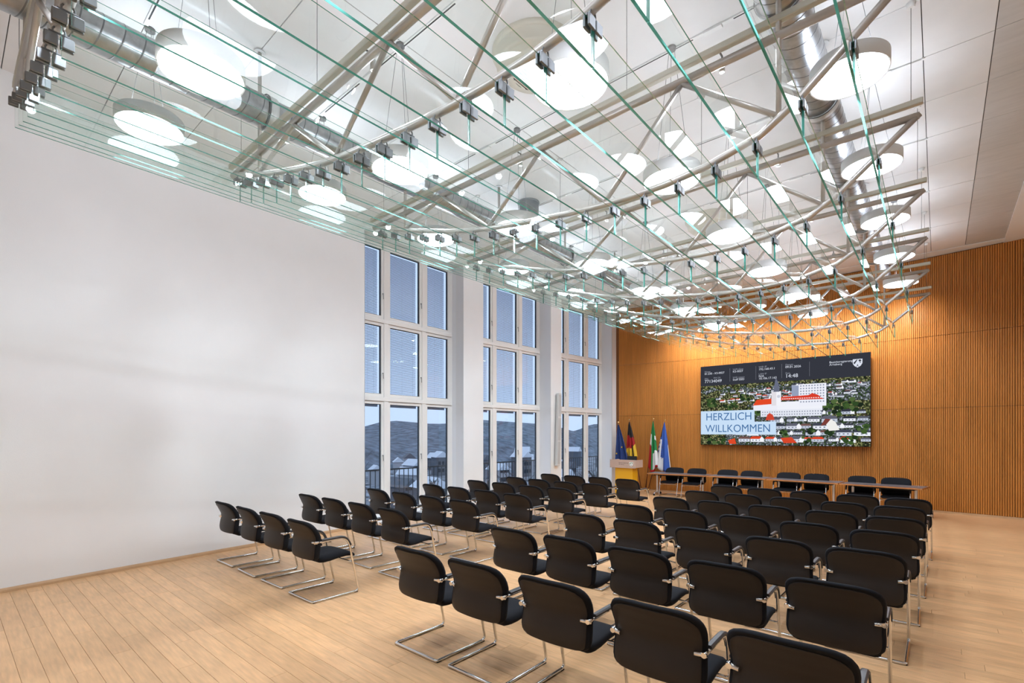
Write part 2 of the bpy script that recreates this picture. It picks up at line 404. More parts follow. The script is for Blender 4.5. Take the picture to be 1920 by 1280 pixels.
def build_rail():
    t = thing('suspended_rail', '', 'rail')
    b = MB(); b.bevbox(-6.95, -.12, -.028, .028, 5.385, 5.445, .006); b.build('profile', 'rail_metal', t)
    for x in (-6.6, -4.7, -2.4, -.22):
        b = MB(); b.tube([(x, -.004, 5.44), (x, -.004, HC)], .003, 5); c = b.build('cable', 'cable', t)
        b = MB(); b.lathe([(.035, 0), (.035, .03), (.045, .05)], 16, (x, -.004, HC-.05)); b.build('ceiling_cap', 'white_plastic', c)
    return t
ra0 = build_rail()
for i, y in enumerate(TY):
    t = ra0 if i == 0 else copy_tree(ra0)
    t.location = (0, y, 0); tag(t, 'slim pale rail on cables above the %s truss from the wooden wall' % tag_ord(i, 8), 'rail', 'suspended rails')

# glass blades: a row of panes for each line of clamps
TH = .0175; PH = .255
pane_me = []
for j in range(7):
    y0 = TY[j]+(.004 if j else -.03); y1 = TY[j+1]-.004 + (.34 if j == 6 else 0)
    b = MB(); b.box(-TH/2, TH/2, y0, y1, 0, PH); b.f = [b.f[q] for q in (0, 2, 3)]; b.mi = [1]*3; b.sm = b.sm[:3]; b.col = b.col[:3]
    b.quad((-TH*.18, y0, PH), (TH*.18, y0, PH), (TH*.18, y1, PH), (-TH*.18, y1, PH), 1)
    b.quad((0, y0, 0), (0, y1, 0), (0, y1, PH), (0, y0, PH)); pane_me.append(b.mesh('pane', ['fin_glass', 'fin_edge']))
for i, x in enumerate(FX):
    t = thing('glass_blade', 'long clear glass blade hung under the trusses, %s from the window wall' % ORD[i], 'glass blade', (x, 0, chord_z(x)-.345), 0, 'glass blades under the trusses')
    for j in range(7): link('pane', pane_me[j], t)

# ------------------------------------------------------------------ lamps
def build_lamp():
    t = thing('pendant_lamp', '', 'lamp')
    b = MB(); b.lathe([(.322, 0), (.324, .004), (.324, .128), (.318, .132), (.02, .134)], 48); b.f.pop(-2); b.mi.pop(-2); b.sm.pop(-2); b.col.pop(-2)
    b.build('drum', 'lamp_body', t)
    b = MB(); b.poly([(.312*math.cos(-2*PI*k/32), .312*math.sin(-2*PI*k/32), .005) for k in range(32)]); b.build('glowing_disc', 'lamp_glow', t)
    b = MB(); b.poly([(.27*math.cos(2*PI*k/16), .27*math.sin(2*PI*k/16), .136) for k in range(16)]); b.build('upward_diffuser', 'lamp_top_glow', t)
    b = MB()
    ro = [(.322*math.cos(2*PI*k/48), .322*math.sin(2*PI*k/48), 0) for k in range(48)]; ri = [(.312*math.cos(2*PI*k/48), .312*math.sin(2*PI*k/48), .004) for k in range(48)]
    b.loft([ro, ri], caps=False); b.build('rim', 'lamp_body', t)
    return t
lamp0 = build_lamp(); first = True
LX = [(-6.65, 5.35), (-4.72, 5.00), (-2.36, 4.90), (-.65, 5.35)]
LN = ['in the line nearest the windows', 'in the second line from the windows', 'in the third line from the windows', 'in the line farthest from the windows']
cab_cache = {}
for li, (x, z) in enumerate(LX):
    if z not in cab_cache:
        cb = MB()
        for a in (0, 2*PI/3, 4*PI/3): cb.tube([(.2*math.cos(a), .2*math.sin(a), .133), (.03*math.cos(a), .03*math.sin(a), HC-z-.02)], .0025, 5)
        cb.lathe([(.05, HC-z-.03), (.05, HC-z)], 16); cab_cache[z] = cb.mesh('cable', 'cable')
    for k, y in enumerate(BAY):
        t = lamp0 if first else copy_tree(lamp0); first = False
        if t.children and any(c.name.startswith('cable') for c in t.children):
            for c in t.children:
                if c.name.startswith('cable'): c.data = cab_cache[z]
        else: link('cable', cab_cache[z], t)
        dy = .05 if li in (0, 3) else -.03
        t.location = (x, y+dy, z); tag(t, 'round white pendant lamp, %s from the wooden wall, %s' % (tag_ord(k, 7), LN[li]), 'lamp', 'round pendant lamps')

# small spotlights added under the rails to brighten the room: towards the wooden wall, towards the white wall, and straight down
def spot_light(name, energy, cone, blend, col):
    l = bpy.data.lights.new(name, 'SPOT'); l.energy = energy; l.color = col; l.spot_size = R(cone); l.spot_blend = blend; l.shadow_soft_size = .034; return l
wash = spot_light('wash_beam', 98, 130, .9, (1.0, .90, .76)); side = spot_light('side_beam', 36, 130, .9, LAMP_COL); down = spot_light('down_beam', 112, 166, .55, LAMP_COL)
def add_spot(x, y, d, light, label):
    t = thing('added_spot', label, 'added_spot', (x, y+.11, 5.385), 0, 'added small spotlights under the rails')
    rot = Vector(d).normalized().to_track_quat('-Z', 'Y'); mt_ = Matrix.Translation((0, .0, -.07)) @ rot.to_matrix().to_4x4()
    b = MB(); b.tube([(0, -.085, .025), (0, 0, .025), (0, 0, -.06)], .009, 8); b.build('stem', 'grey_metal', t)
    b = MB(); b.lathe([(.018, .05), (.026, .045), (.026, -.05), (.020, -.05), (.020, -.03)], 14, caps=False); b.v = [tuple(mt_ @ Vector(v)) for v in b.v]; b.build('housing', 'collar_white', t)
    b = MB(); b.poly([(.019*math.cos(-2*PI*q/12), .019*math.sin(-2*PI*q/12), -.032) for q in range(12)]); b.v = [tuple(mt_ @ Vector(v)) for v in b.v]; b.build('lens', 'spot_glow', t)
    lo = bpy.data.objects.new(light.name, light); COL.objects.link(lo); lo.parent = t; lo.matrix_local = mt_ @ Matrix.Translation((0, 0, -.055))
for k in range(7): add_spot(-6.35+.93*k, TY[7]+.03, (0, 1.2, -.9), wash, 'added small lamp aimed at the wooden wall, %s from the windows' % ORD[k])
side.shadow_soft_size = .014
for i in range(0, 7):
    add_spot(-6.82, TY[i], (-2.3, 0, -.35), side, 'added small lamp aimed at the window wall, on the %s rail from the wooden wall' % tag_ord(i, 8))
for i in range(0, 8):
    for k, x in enumerate((-5.6, -3.9, -1.5)): add_spot(x, TY[i]+(.0 if i < 6 else -.03), (0, .0, -1), down, 'added small downlight, %s along the %s rail from the wooden wall' % (ORD[k], tag_ord(i, 8)))
# ------------------------------------------------------------------ ventilation
def build_duct(name, label, X, Z, r, y0, y1, joints, riser=None):
    t = thing(name, label, 'duct', (X, 0, Z))
    pts = [y0]+joints+[y1]; rr = r
    for i in range(len(pts)-1):
        a, c = pts[i], pts[i+1]; b = MB(); n = max(2, int((c-a)/.16)); prof = []
        for k in range(n):
            ya = a+(c-a)*k/n; yb = a+(c-a)*(k+1)/n; prof += [(rr, ya), (rr, ya+.004), (rr, yb-.016), (rr, yb-.012), (rr+.0022, yb-.009), (rr+.0022, yb-.003)]
        prof.append((rr, c)); rings = [[(q*math.cos(2*PI*s/28), y+.05*math.sin(2*PI*s/28+1), q*math.sin(2*PI*s/28)) for s in range(28)] for q, y in prof]
        b.loft(rings, True, i in (0, len(pts)-2), 0, True)
        for q in range(len(prof)-1):
            if q % 6 in (3, 4, 5):
                for s in range(28): b.mi[q*28+s] = 1
        b.build('spiral_section', ['galvanised', 'galv_seam'], t)
        if i < len(pts)-2:
            b = MB(); R2 = rr+.016; rings = [[(q*math.cos(2*PI*s/28), c+d, q*math.sin(2*PI*s/28)) for s in range(28)] for q, d in ((rr, -.05), (R2, -.045), (R2, .045), (rr, .05))]
            b.loft(rings, True, False, 0, True); cl = b.build('collar', 'collar_white', t)
            b = MB(); rings = [[(q*math.cos(2*PI*s/28), c+d, q*math.sin(2*PI*s/28)) for s in range(28)] for q, d in ((R2, -.066), (R2+.006, -.064), (R2+.006, -.05), (R2, -.048))]
            b.loft(rings, True, False, 0, True); b.build('clamp_ring', 'galv_dark', cl)
            rr *= .985
    if riser:
        b = MB(); b.lathe([(.2, 0), (.2, HC-Z)], 28, (0, riser, 0), caps=False); b.lathe([(.2, 0), (.215, .01), (.215, .03)], 28, (0, riser, HC-Z-.03), caps=False); b.build('riser', 'riser_grey', t)
    return t
build_duct('ventilation_duct', 'round galvanised spiral duct along the window side of the ceiling', -6.05, 5.77, .178, -2.6, 15.7, [TY[0]-.5, TY[1]+.1, TY[3]+.15, TY[4]+.1, TY[5]+.1, TY[6]+.1], 7.5)
build_duct('ventilation_duct', 'round galvanised spiral duct along the side away from the windows', -1.03, 5.75, .192, -2.6, 15.7, [TY[1], TY[2]+.2, TY[3]-.1, TY[4]-.1, TY[5]-.1, TY[6]-.1])
def build_diffuser(y, label):
    t = thing('ceiling_diffuser', label, 'air diffuser', (-3.62, y, HC))
    b = MB(); b.lathe([(.50, 0), (.50, -.03), (.47, -.05), (.46, -.05), (.45, -.16), (.41, -.20), (.40, -.19), (.37, -.235), (.36, -.23), (.33, -.265), (.25, -.275)], 48, caps=False); b.build('dome', 'diffuser_cream', t)
    b = MB(); b.lathe([(.26, -.262), (.02, -.262)], 32); b.build('backing', 'black_slot', t)
    for k in range(-6, 7):
        x = k*.038; h_ = math.sqrt(max(.0, .248**2-x*x))
        b = MB(); b.box(x-.011, x+.011, -h_, h_, -.278, -.268); b.build('louvre', 'diffuser_cream', t)
build_diffuser(4.60, 'large cream round air diffuser with slats, nearer the camera')
build_diffuser(10.55, 'large cream round air diffuser, nearer the wooden wall')
for k, y in enumerate(BAY):
    t = thing('ceiling_track', 'thin white ceiling track with dark slot, %s from the wooden wall' % tag_ord(k, 7), 'track', (0, y, HC), 0, 'ceiling tracks')
    for a, c in ((-6.6, -5.5), (-5.3, -3.7), (-3.5, -2.0), (-1.8, -.45)):
        b = MB(); b.box(a, c, -.022, .022, -.018, 0); pr = b.build('profile', 'white_plastic', t)
        b = MB(); b.box(a+.12, c-.12, -.007, .007, -.0195, -.017); b.build('slot', 'black_slot', pr)
    for x in (-5.4, -3.6, -1.9): b = MB(); b.bevbox(x-.1, x+.1, -.03, .03, -.034, 0, .004); b.build('connector', 'white_plastic', t)
    b = MB(); b.tube([(-.45, 0, -.012), (-.14, 0, -.012)], .008, 6); b.lathe([(.016, -.02), (.016, 0)], 10, (-.14, 0, 0)); b.build('end_stem', 'white_plastic', t)

# ------------------------------------------------------------------ chairs
def build_chair():
    t = thing('cantilever_chair', '', 'chair')
    # local: rear bar at y = 0, facing +y
    hw = .288
    for s_ in (1,):
        side = [(-hw, .030, .695), (-hw, .415, .700), (-hw, .505, .50), (-hw, .598, .06), (-hw, .585, .016), (-hw, .30, .014), (-hw, 0, .014)]
        left = smooth_path([(-hw, .04, .695), (-hw, .455, .702), (-hw, .607, .014), (-hw, 0.0, .014), (hw, 0.0, .014), (hw, .607, .014), (hw, .455, .702), (hw, .04, .695)], [.11, .055, .02, .02, .055, .11], 5)
        b = MB(); b.tube(left, .0132, 8); b.build('frame', 'chrome', t)
    for s_ in (-1, 1):
        b = MB(); P = smooth_path([(s_*hw, .11, .716), (s_*hw, .43, .722), (s_*hw, .49, .60)], [.09], 5); rings = []
        for i, p in enumerate(P):
            d = ((P[min(i+1, len(P)-1)]-P[max(i-1, 0)])).normalized(); u = Vector((1, 0, 0)); w = Vector((0, -d.z, d.y))
            rings.append([p+u*a_+w*c_ for a_, c_ in ((-.019, -.010), (.019, -.010), (.021, .004), (.012, .012), (-.012, .012), (-.021, .004))])
        b.loft(rings); b.build('armrest', 'arm_pad', t)
        b = MB(); b.tube([(s_*.232, .032, .692), (s_*(hw+.014), .050, .695)], .016, 10); b.tube([(s_*hw, .025, .695), (s_*hw, .085, .697)], .017, 8); b.build('bracket', 'chrome', t)
        for yy in (.03, .57): b = MB(); b.bevbox(s_*hw-.012, s_*hw+.012, yy-.03, yy+.02, -.0, .010, .003); b.build('glide', 'rubber', t)
    # under-seat carrier bar
    b = MB(); b.tube(smooth_path([(-hw, .525, .38), (-.20, .47, .405), (.20, .47, .405), (hw, .525, .38)], .05, 3), .010, 6); b.build('seat_carrier', 'chrome', t)
    # backrest outline (half width by height)
    out = [(.478, .205), (.483, .240), (.495, .262), (.515, .277), (.55, .284), (.60, .284), (.65, .281), (.70, .280), (.75, .284), (.79, .288), (.825, .287), (.852, .280), (.875, .264), (.893, .240), (.906, .200), (.913, .13)]
    out = [(z if z < .70 else .70+(z-.70)*1.15, w*1.035) for z, w in out]
    YP = [(.47, .012), (.52, .002), (.57, .000), (.63, .012), (.69, .026), (.74, .022), (.79, .000), (.84, -.026), (.89, -.056), (.95, -.090)]
    def back_y(x, z):
        for (z0, y0), (z1, y1) in zip(YP, YP[1:]):
            if z <= z1 or z1 == YP[-1][0]:
                k = min(max((z-z0)/(z1-z0), 0), 1); k = k*k*(3-2*k)*.5+k*.5; return y0+(y1-y0)*k+.034*(x/.28)**2
    def sheet(inset, zlo, zhi, y_off, th, edge):
        nx = 12; grid_f = []; grid_b = []
        lo, hi = out[0][0], out[-1][0]
        for z, w in out:
            zc = lo+zlo+(z-lo)/(hi-lo)*(hi-lo-zlo-zhi); row_b = []; row_f = []
            for k in range(nx+1):
                u = -1+2*k/nx; x = u*(w-inset); y = back_y(x, zc)+y_off
                row_b.append((x, y, zc)); row_f.append((x, y+th, zc))
            grid_b.append(row_b); grid_f.append(row_f)
        b = MB(); m = nx+1
        for g in (grid_b, grid_f):
            for r_ in g: b.v += r_
        N = len(out)*m
        for i in range(len(out)-1):
            for k in range(nx):
                a = i*m+k; b.face((a, a+1, a+1+m, a+m), 0, True); b.face((N+a, N+a+m, N+a+m+1, N+a+1), 0, True)
        loop = [k for k in range(m)]+[i*m+nx for i in range(1, len(out))]+[(len(out)-1)*m+k for k in range(nx-1, -1, -1)]+[i*m for i in range(len(out)-2, 0, -1)]
        cx_, cz_ = 0, .70; mid = []
        for q in loop:
            x, y, z = b.v[q]; d = math.hypot(x-cx_, z-cz_); mid.append(len(b.v)); b.v.append((x+edge*(x-cx_)/d, y+th*.5, z+edge*(z-cz_)/d))
        n = len(loop)
        for i in range(n):
            j = (i+1) % n
            b.face((loop[j], loop[i], mid[i], mid[j]), 0, True); b.face((mid[j], mid[i], N+loop[i], N+loop[j]), 0, True)
        return b
    sheet(.006, .004, .006, .0, .054, .010).build('backrest', 'black_fabric', t)
    sheet(.022, .006, .030, -.007, .006, .003).build('back_shell', 'shell_plastic', t)
    # seat: lofted slab, waterfall front, meeting the backrest
    prof = [(.085, .515, .050), (.115, .485, .070), (.17, .478, .070), (.25, .478, .066), (.37, .492, .060), (.47, .494, .056), (.535, .482, .050), (.575, .462, .040)]
    b = MB(); rings = []
    for y, z, th in prof:
        w = .262-(.02 if y < .1 else 0)-(.02 if y > .55 else 0)
        rings.append([(-w, y, z-th*.45), (-w+.03, y, z-th*.62), (0, y, z-th*.66), (w-.03, y, z-th*.62), (w, y, z-th*.45), (w+.008, y, z), (w-.02, y, z+th*.36), (w*.5, y, z+th*.42), (0, y, z+th*.42), (-w*.5, y, z+th*.42), (-w+.02, y, z+th*.36), (-w-.008, y, z)])
    b.loft(rings, sm=True); b.build('seat', 'black_fabric', t)
    return t
chair0 = build_chair(); chair_used = [False]
def place_chair(x, y, rz, label, group, s=1.0):
    t = copy_tree(chair0) if chair_used[0] else chair0; chair_used[0] = True
    t.location = (x, y, 0); t.rotation_euler = (0, 0, rz); t.scale = (1, 1, s); tag(t, label, 'chair', group)
RB = [[(-3.99,2.88),(-3.25,2.90),(-2.46,2.91),(-1.66,2.91),(-0.91,2.88)], [(-3.96,4.20),(-3.22,4.22),(-2.43,4.21),(-1.65,4.20),(-0.89,4.18)],
      [(-3.92,5.60),(-3.14,5.58),(-2.33,5.58),(-1.56,5.57),(-0.83,5.54)], [(-3.82,6.82),(-3.02,6.81),(-2.24,6.82),(-1.50,6.79),(-0.77,6.74)],
      [(-3.74,8.03),(-2.98,8.04),(-2.21,8.05),(-1.44,8.00),(-0.74,7.96)], [(-3.68,9.30),(-2.95,9.29),(-2.20,9.29),(-1.44,9.22),(-0.75,9.20)],
      [(-3.64,10.60),(-2.91,10.56),(-2.14,10.51),(-1.39,10.48),(-0.70,10.43)]]
LB = [[(-8.83,2.92),(-8.00,2.92),(-7.19,2.93),(-6.34,2.92)], [(-8.79,4.26),(-7.98,4.26),(-7.15,4.25),(-6.28,4.21)], [(-8.64,5.56),(-7.80,5.54),(-6.98,5.52),(-6.18,5.51)],
      [(-8.52,6.85),(-7.70,6.82),(-6.88,6.78),(-6.06,6.71)], [(-8.44,8.11),(-7.62,8.08),(-6.78,8.00),(-6.06,8.03)], [(-8.33,9.36),(-7.55,9.28),(-6.74,9.20),(-6.00,9.23)], [(-8.28,10.72),(-7.49,10.69),(-6.74,10.70),(-5.97,10.66)]]
K = .963
jr = random.Random(5)
for r_, row in enumerate(RB):
    for c_, (x, y) in enumerate(row):
        place_chair(x*K+.300, y*K+.005, R(jr.uniform(-1.2, 1.2)), 'black chrome-framed chair, %s from the aisle, %s row from the tables, block away from windows' % (ORD[c_], ORD[6-r_]), 'audience chairs away from the windows')
for r_, row in enumerate(LB):
    for c_, (x, y) in enumerate(row):
        place_chair(x*K+.345, y*K+.0, R(jr.uniform(-1.2, 1.2)), 'black chrome-framed chair, %s from the aisle, %s row from the tables, window-side block' % (ORD[3-c_], ORD[6-r_]), 'audience chairs on the window side')
for i, x in enumerate([-6.50, -5.78, -4.86, -4.18, -3.20, -2.52, -1.50, -.80]):
    place_chair(x, 15.68+(0, 0, .04, .03, 0, -.03, -.08, -.16)[i], PI, 'black chair behind the long tables, %s from the lectern' % ORD[i], 'chairs behind the tables', .935)

# ------------------------------------------------------------------ tables
TB = [(-7.12, 14.92, -5.315, 15.09), (-5.295, 15.10, -3.665, 15.10), (-3.64, 15.09, -1.94, 14.93), (-1.915, 14.92, -.285, 14.66)]
for i, (x0, y0, x1, y1) in enumerate(TB):
    L = math.hypot(x1-x0, y1-y0); a = math.atan2(y1-y0, x1-x0); zt = .72; D = .78
    t = thing('conference_table', 'narrow grey-topped table with wooden edge, %s from the lectern' % ORD[i], 'table', (x0, y0, 0), a, 'tables in front of the wooden wall')
    b = MB(); b.box(.012, L-.012, .012, D-.012, zt-.026, zt+.0005); b.build('tabletop', 'table_top', t)
    b = MB(); e = .014
    for q in ((0, L, 0, e), (0, L, D-e, D), (0, e, e, D-e), (L-e, L, e, D-e)): b.box(q[0], q[1], q[2], q[3], zt-.032, zt)
    b.build('edging', 'table_edge', t)
    for x in (.19, L-.19):
        b = MB(); b.bevbox(x-.028, x+.028, .40, .45, .05, zt-.03, .008); leg = b.build('leg', 'silver_leg', t)
        b = MB(); b.tube(smooth_path([(x, .10, .062), (x, .14, .085), (x, .42, .095), (x, .70, .085), (x, .74, .062)], .05, 3), .020, 8); b.build('foot', 'silver_leg', leg)
        for yy in (.10, .74):
            b = MB(); b.tube([(x-.022, yy, .03), (x+.022, yy, .03)], .030, 14); b.build('caster', 'rubber', leg)
        b = MB(); b.bevbox(x-.03, x+.03, .12, .70, zt-.075, zt-.032, .01); b.build('bracket', 'black_metal', leg)
    b = MB(); b.bevbox(.19, L-.19, .40, .44, zt-.10, zt-.05, .005); b.build('crossbar', 'black_metal', t)

# ------------------------------------------------------------------ lectern with a small monitor
t = thing('lectern', 'lectern with wooden front panel on a yellow column beside the flags', 'lectern', (-7.72, 14.42, 0))
b = MB(); b.bevbox(-.31, .31, .06, .42, 0, .88, .004); b.build('column', 'lectern_yellow', t)
b = MB(); b.box(-.44, -.40, .0, .52, .90, 1.14); b.box(.40, .44, .0, .52, .90, 1.14); b.box(-.40, .40, .48, .52, .90, 1.10); b.box(-.40, .40, .0, .50, .93, .96); b.build('desk', 'lectern_wood', t)
b = MB(); b.bevbox(-.455, .455, -.026, 0, .885, 1.15, .003); fp = b.build('front_panel', 'lectern_wood', t)
for x in (-.42, .42):
    for z in (.915, 1.12):
        b = MB(); b.tube([(x, -.036, z), (x, -.02, z)], .012, 10); b.build('screw', 'grey_metal', fp)
text('lettering', 'Bezirksregierung\nArnsberg', .050, (-.13, -.0275, 1.035), (R(90), 0, 0), 'dark_print', fp)
def shield(parent, x, y, z, s, mats, flip=1):
    b = MB(); pts = [(-.5, .5), (.5, .5), (.5, -.05), (.33, -.36), (0, -.58), (-.33, -.36), (-.5, -.05)]
    b.poly([(x+p*s, y, z+q*s) for p, q in pts][::-1])
    o = b.build('crest', mats[0], parent)
    b = MB(); y2 = y-.0015
    b.poly([(x+p*s, y2, z+q*s) for p, q in ((-.42, .05), (-.10, .44), (.02, .44), (-.30, -.12), (-.42, -.02))][::-1])
    b.poly([(x+p*s, y2, z+q*s) for p, q in ((.10, .40), (.32, .42), (.40, .22), (.26, .20), (.36, .02), (.22, .0), (.24, .16), (.12, .22))][::-1])
    b.poly([(x+p*s, y2, z+q*s) for p, q in ((-.12, -.46), (0, -.12), (.12, -.46), (.05, -.42), (0, -.30), (-.05, -.42))][::-1])
    b.build('charge', mats[1], o)
shield(fp, .31, -.0275, 1.02, .13, ('white_print', 'green_print'))
mt = thing('desk_monitor', 'small dark monitor standing on the lectern', 'monitor', (-7.55, 14.72, .96))
b = MB(); b.bevbox(-.17, .17, -.012, .012, .10, .30, .004); b.build('casing', 'black_metal', mt)
b = MB(); b.quad((-.16, -.0135, .11), (.16, -.0135, .11), (.16, -.0135, .29), (-.16, -.0135, .29)); b.build('display', 'black_slot', mt)
b = MB(); b.bevbox(-.02, .02, -.01, .01, .0, .12, .003); b.bevbox(-.09, .09, -.06, .06, 0, .012, .004); b.build('foot', 'black_metal', mt)

# ------------------------------------------------------------------ flags
def build_flag(label, base, top, bands, spread, drop, seed, star=False, ornaments=None):
    base = Vector(base); top = Vector(top); t = thing('flag', label, 'flag', base)
    d = top-base; ln = d.length; dn = d.normalized()
    b = MB(); b.tube([dn*.09, d], .015, 8); b.build('pole', 'pole_wood', t)
    b = MB(); b.tube([Vector((0, 0, -.0)), dn*.10], .020, 10); b.build('ferrule', 'brass', t)
    b = MB(); b.lathe([(.012, -.04), (.018, -.02), (.012, .0), (.026, .02), (.034, .045), (.026, .072), (.006, .085)], 14, d); b.build('finial', 'brass', t)
    # hanging cloth: columns of folds from the pole head, widening downwards
    rn = random.Random(seed); n = 18; mrow = 22; g = []
    for i in range(mrow+1):
        v = i/mrow; row = []
        for k in range(n+1):
            u = k/n; x0, x1 = spread[0]*(v**.75), spread[1]*(v**.75)
            x = x0+(x1-x0)*u; fold = math.sin(u*PI*4.5+seed)*.045*(.25+v); lowcut = drop*(1-.16*abs(u-.45)*2*(.5+.5*math.sin(seed*3+u*7)))
            p = d*(1-.012)+Vector((x, -.05-fold, -v*lowcut)); row.append(p)
        g.append(row)
    names = [m for m, _ in bands]; b = MB(); w = n+1
    for r_ in g: b.v += [tuple(p) for p in r_]
    for i in range(mrow):
        for k in range(n):
            u = (k+.5)/n; v = (i+.5)/mrow; idx = 0
            for q, (mname, fn) in enumerate(bands):
                if fn(u, v): idx = q
            a = i*w+k; b.face((a, a+1, a+1+w, a+w), idx, True)
    cloth = b.build('cloth', names, t)
    so = cloth.modifiers.new('thick', 'SOLIDIFY'); so.thickness = .004
    if star:
        for (u, v) in ((.12, .72), (.2, .86), (.18, .95), (.62, .55)):
            p = g[int(v*mrow)][int(u*n)]; b = MB(); pts = []
            for q in range(10):
                rr = .040 if q % 2 == 0 else .017; a = PI/2+q*PI/5; pts.append((p.x+rr*math.cos(a), p.y-.03, p.z+rr*math.sin(a)))
            b.poly(pts); b.poly([(x, y+.004, z) for x, y, z in pts][::-1]); b.build('star', 'gold', cloth)
    if ornaments: ornaments(cloth, g, n, mrow)
    return t
build_flag('blue flag with gold stars on a slanted wooden pole, first from the window wall', (-7.93, 15.93, .0), (-8.52, 15.60, 2.34), [('eu_blue', lambda u, v: True)], (-.10, .46), 1.52, 1, star=True)
build_flag('black, red and gold flag on a slanted pole behind the lectern', (-7.82, 15.96, .0), (-8.20, 15.80, 2.43), [('flag_black', lambda u, v: True), ('flag_red', lambda u, v: v > .34+.10*u), ('gold', lambda u, v: v > .62+.1*(1-u)), ('flag_black', lambda u, v: .55 < u < .72 and v > .6)], (-.10, .32), 1.36, 2)
build_flag('green, white and red flag on a slanted wooden pole', (-7.68, 15.96, .0), (-7.36, 15.92, 2.45), [('flag_green', lambda u, v: True), ('flag_white', lambda u, v: (v > .62 and u > .42) or (.28 < v < .48 and u < .26) or (.3 < v < .42 and u > .86)), ('flag_red', lambda u, v: (v > .55 and u <= .34) or v > .95 or (.48 < v < .62 and u < .14))], (-.17, .20), 1.74, 3)
def arns(cloth, g, n, mrow):
    for q, ch in enumerate('ARNSBERG'):
        v = .46+.042*q; p = g[int(v*mrow)][int(.42*n)]
        text('letter', ch, .075, (p.x, p.y-.07, p.z), (R(90), R(70), 0), 'dark_print', cloth)
build_flag('blue and white flag with dark lettering on a slanted pole, nearest the screen', (-7.60, 15.98, .0), (-6.97, 15.97, 2.40), [('flag_blue', lambda u, v: True), ('flag_white', lambda u, v: (u < .34 and v > .36 and not (.38 < v < .62 and u < .10 and int(v*26) % 2)) or (v > .72 and u < .48) or (u > .93 and v > .5)), ('flag_black', lambda u, v: u < .3 and v < .3)], (-.34, .20), 1.66, 4, ornaments=arns)

# ------------------------------------------------------------------ column loudspeaker on the second pier
t = thing('column_speaker', 'slim pale column loudspeaker tilted on the pier by the last window', 'loudspeaker', (-9.045, 12.66, .98))
tl = Matrix.Rotation(R(-2.2), 4, 'X')
b = MB(); b.bevbox(-.05, .05, -.085, .085, 0, 2.28, .012, mat=tl); b.build('housing', 'speaker_white', t)
for z0, z1 in ((.06, .75), (.80, 1.50), (1.55, 2.22)):
    b = MB(); b.bevbox(.049, .055, -.070, .070, z0, z1, .002, mat=tl); b.build('grille', 'speaker_grille', t)
for z in (.35, 1.85): b = MB(); b.box(-.10, -.04, -.02, .02, z, z+.08, mat=tl); b.build('bracket', 'grey_metal', t)

# ------------------------------------------------------------------ LED screen
SW, SH = 4.519, 2.543; SX, SZ = -5.895, 4.172; SY = 16.28
scr = thing('led_screen', 'large flat screen greeting HERZLICH WILLKOMMEN over a town view', 'screen', (SX, SY, SZ-SH))
b = MB(); b.bevbox(0, SW, 0, .10, 0, SH, .004); b.build('casing', 'black_metal', scr)
def uv(u, v, lay=0): return (u*SW, -.0015-lay*.00035, SH*(1-v))
HB = .252
b = MB(); b.quad(uv(.002, HB), uv(.998, HB), uv(.998, .004), uv(.002, .004)); b.build('header', 'screen_header', scr)
pic = MB(); rp = random.Random(11)
def rect(u0, v0, u1, v1, c, lay): pic.quad(uv(u0, v1, lay), uv(u1, v1, lay), uv(u1, v0, lay), uv(u0, v0, lay), 0, c)
def pl(pts, c, lay): pic.poly([uv(u, v, lay) for u, v in pts], 0, c)
lin = lambda c: tuple((x/255/12.92 if x/255 <= .04045 else ((x/255+.055)/1.055)**2.4) for x in c)
rect(.002, HB, .998, .996, lin((62, 72, 58)), 0)
NX, NY = 150, 62
for i in range(NX):
    for j in range(NY):
        u = .002+.996*i/NX; v = HB+(.996-HB)*j/NY; du = .996/NX; dv = (.996-HB)/NY
        fol = (u < .36+.05*math.sin(j*.5) and .33 < (v-.02*math.sin(i*.3)) < .62) or v < .29+.02*math.sin(i*.4) or (v > .86 and u < .17) or (u > .80 and .50 < v < .66) or (u > .9 and v > .85)
        if fol: c = rp.choice(((38, 44, 30), (58, 66, 40), (84, 92, 54), (120, 124, 82), (30, 34, 26), (150, 150, 110), (70, 60, 48)))
        else: c = rp.choice(((60, 82, 46), (44, 60, 38), (86, 94, 94), (160, 166, 178), (70, 74, 84), (56, 66, 50), (110, 114, 122), (40, 46, 42)))
        rect(u, v, u+du*1.02, v+dv*1.02, lin(c), 1)
def house(u, v, s, roof, lay, side=1):
    w, h_ = s, s*.62; wall = lin(rp.choice(((236, 240, 250), (214, 220, 234), (190, 198, 214)))); rf = lin(roof)
    rect(u, v, u+w, v+h_*.8, wall, lay)
    pl([(u-.1*w, v+.05*h_), (u+w*1.05, v+.05*h_), (u+w*.85, v-h_*.62), (u+w*.12, v-h_*.62)], rf, lay+.4)
    for k in range(3): rect(u+w*(.14+.28*k), v+h_*.25, u+w*(.26+.28*k), v+h_*.5, lin((110, 116, 132)), lay+.6)
    if side: pl([(u+w*.78, v+h_*.8), (u+w*1.12, v+h_*.8), (u+w*1.12, v), (u+w*.95, v-h_*.6), (u+w*.78, v)], lin((244, 246, 252)), lay+.7)
roofs = ((66, 70, 84), (52, 56, 68), (88, 90, 104), (112, 84, 80), (58, 60, 70), (96, 98, 112))
for k in range(70):
    u = rp.uniform(.38, .96); v = rp.uniform(.29, .45)
    house(u, v, rp.uniform(.018, .035), rp.choice(roofs+((190, 70, 54),)), 2, rp.random() < .4)
for k in range(26): house(rp.uniform(.10, .44), rp.uniform(.33, .47), rp.uniform(.02, .035), rp.choice(roofs+((206, 80, 56),)), 2, rp.random() < .4)
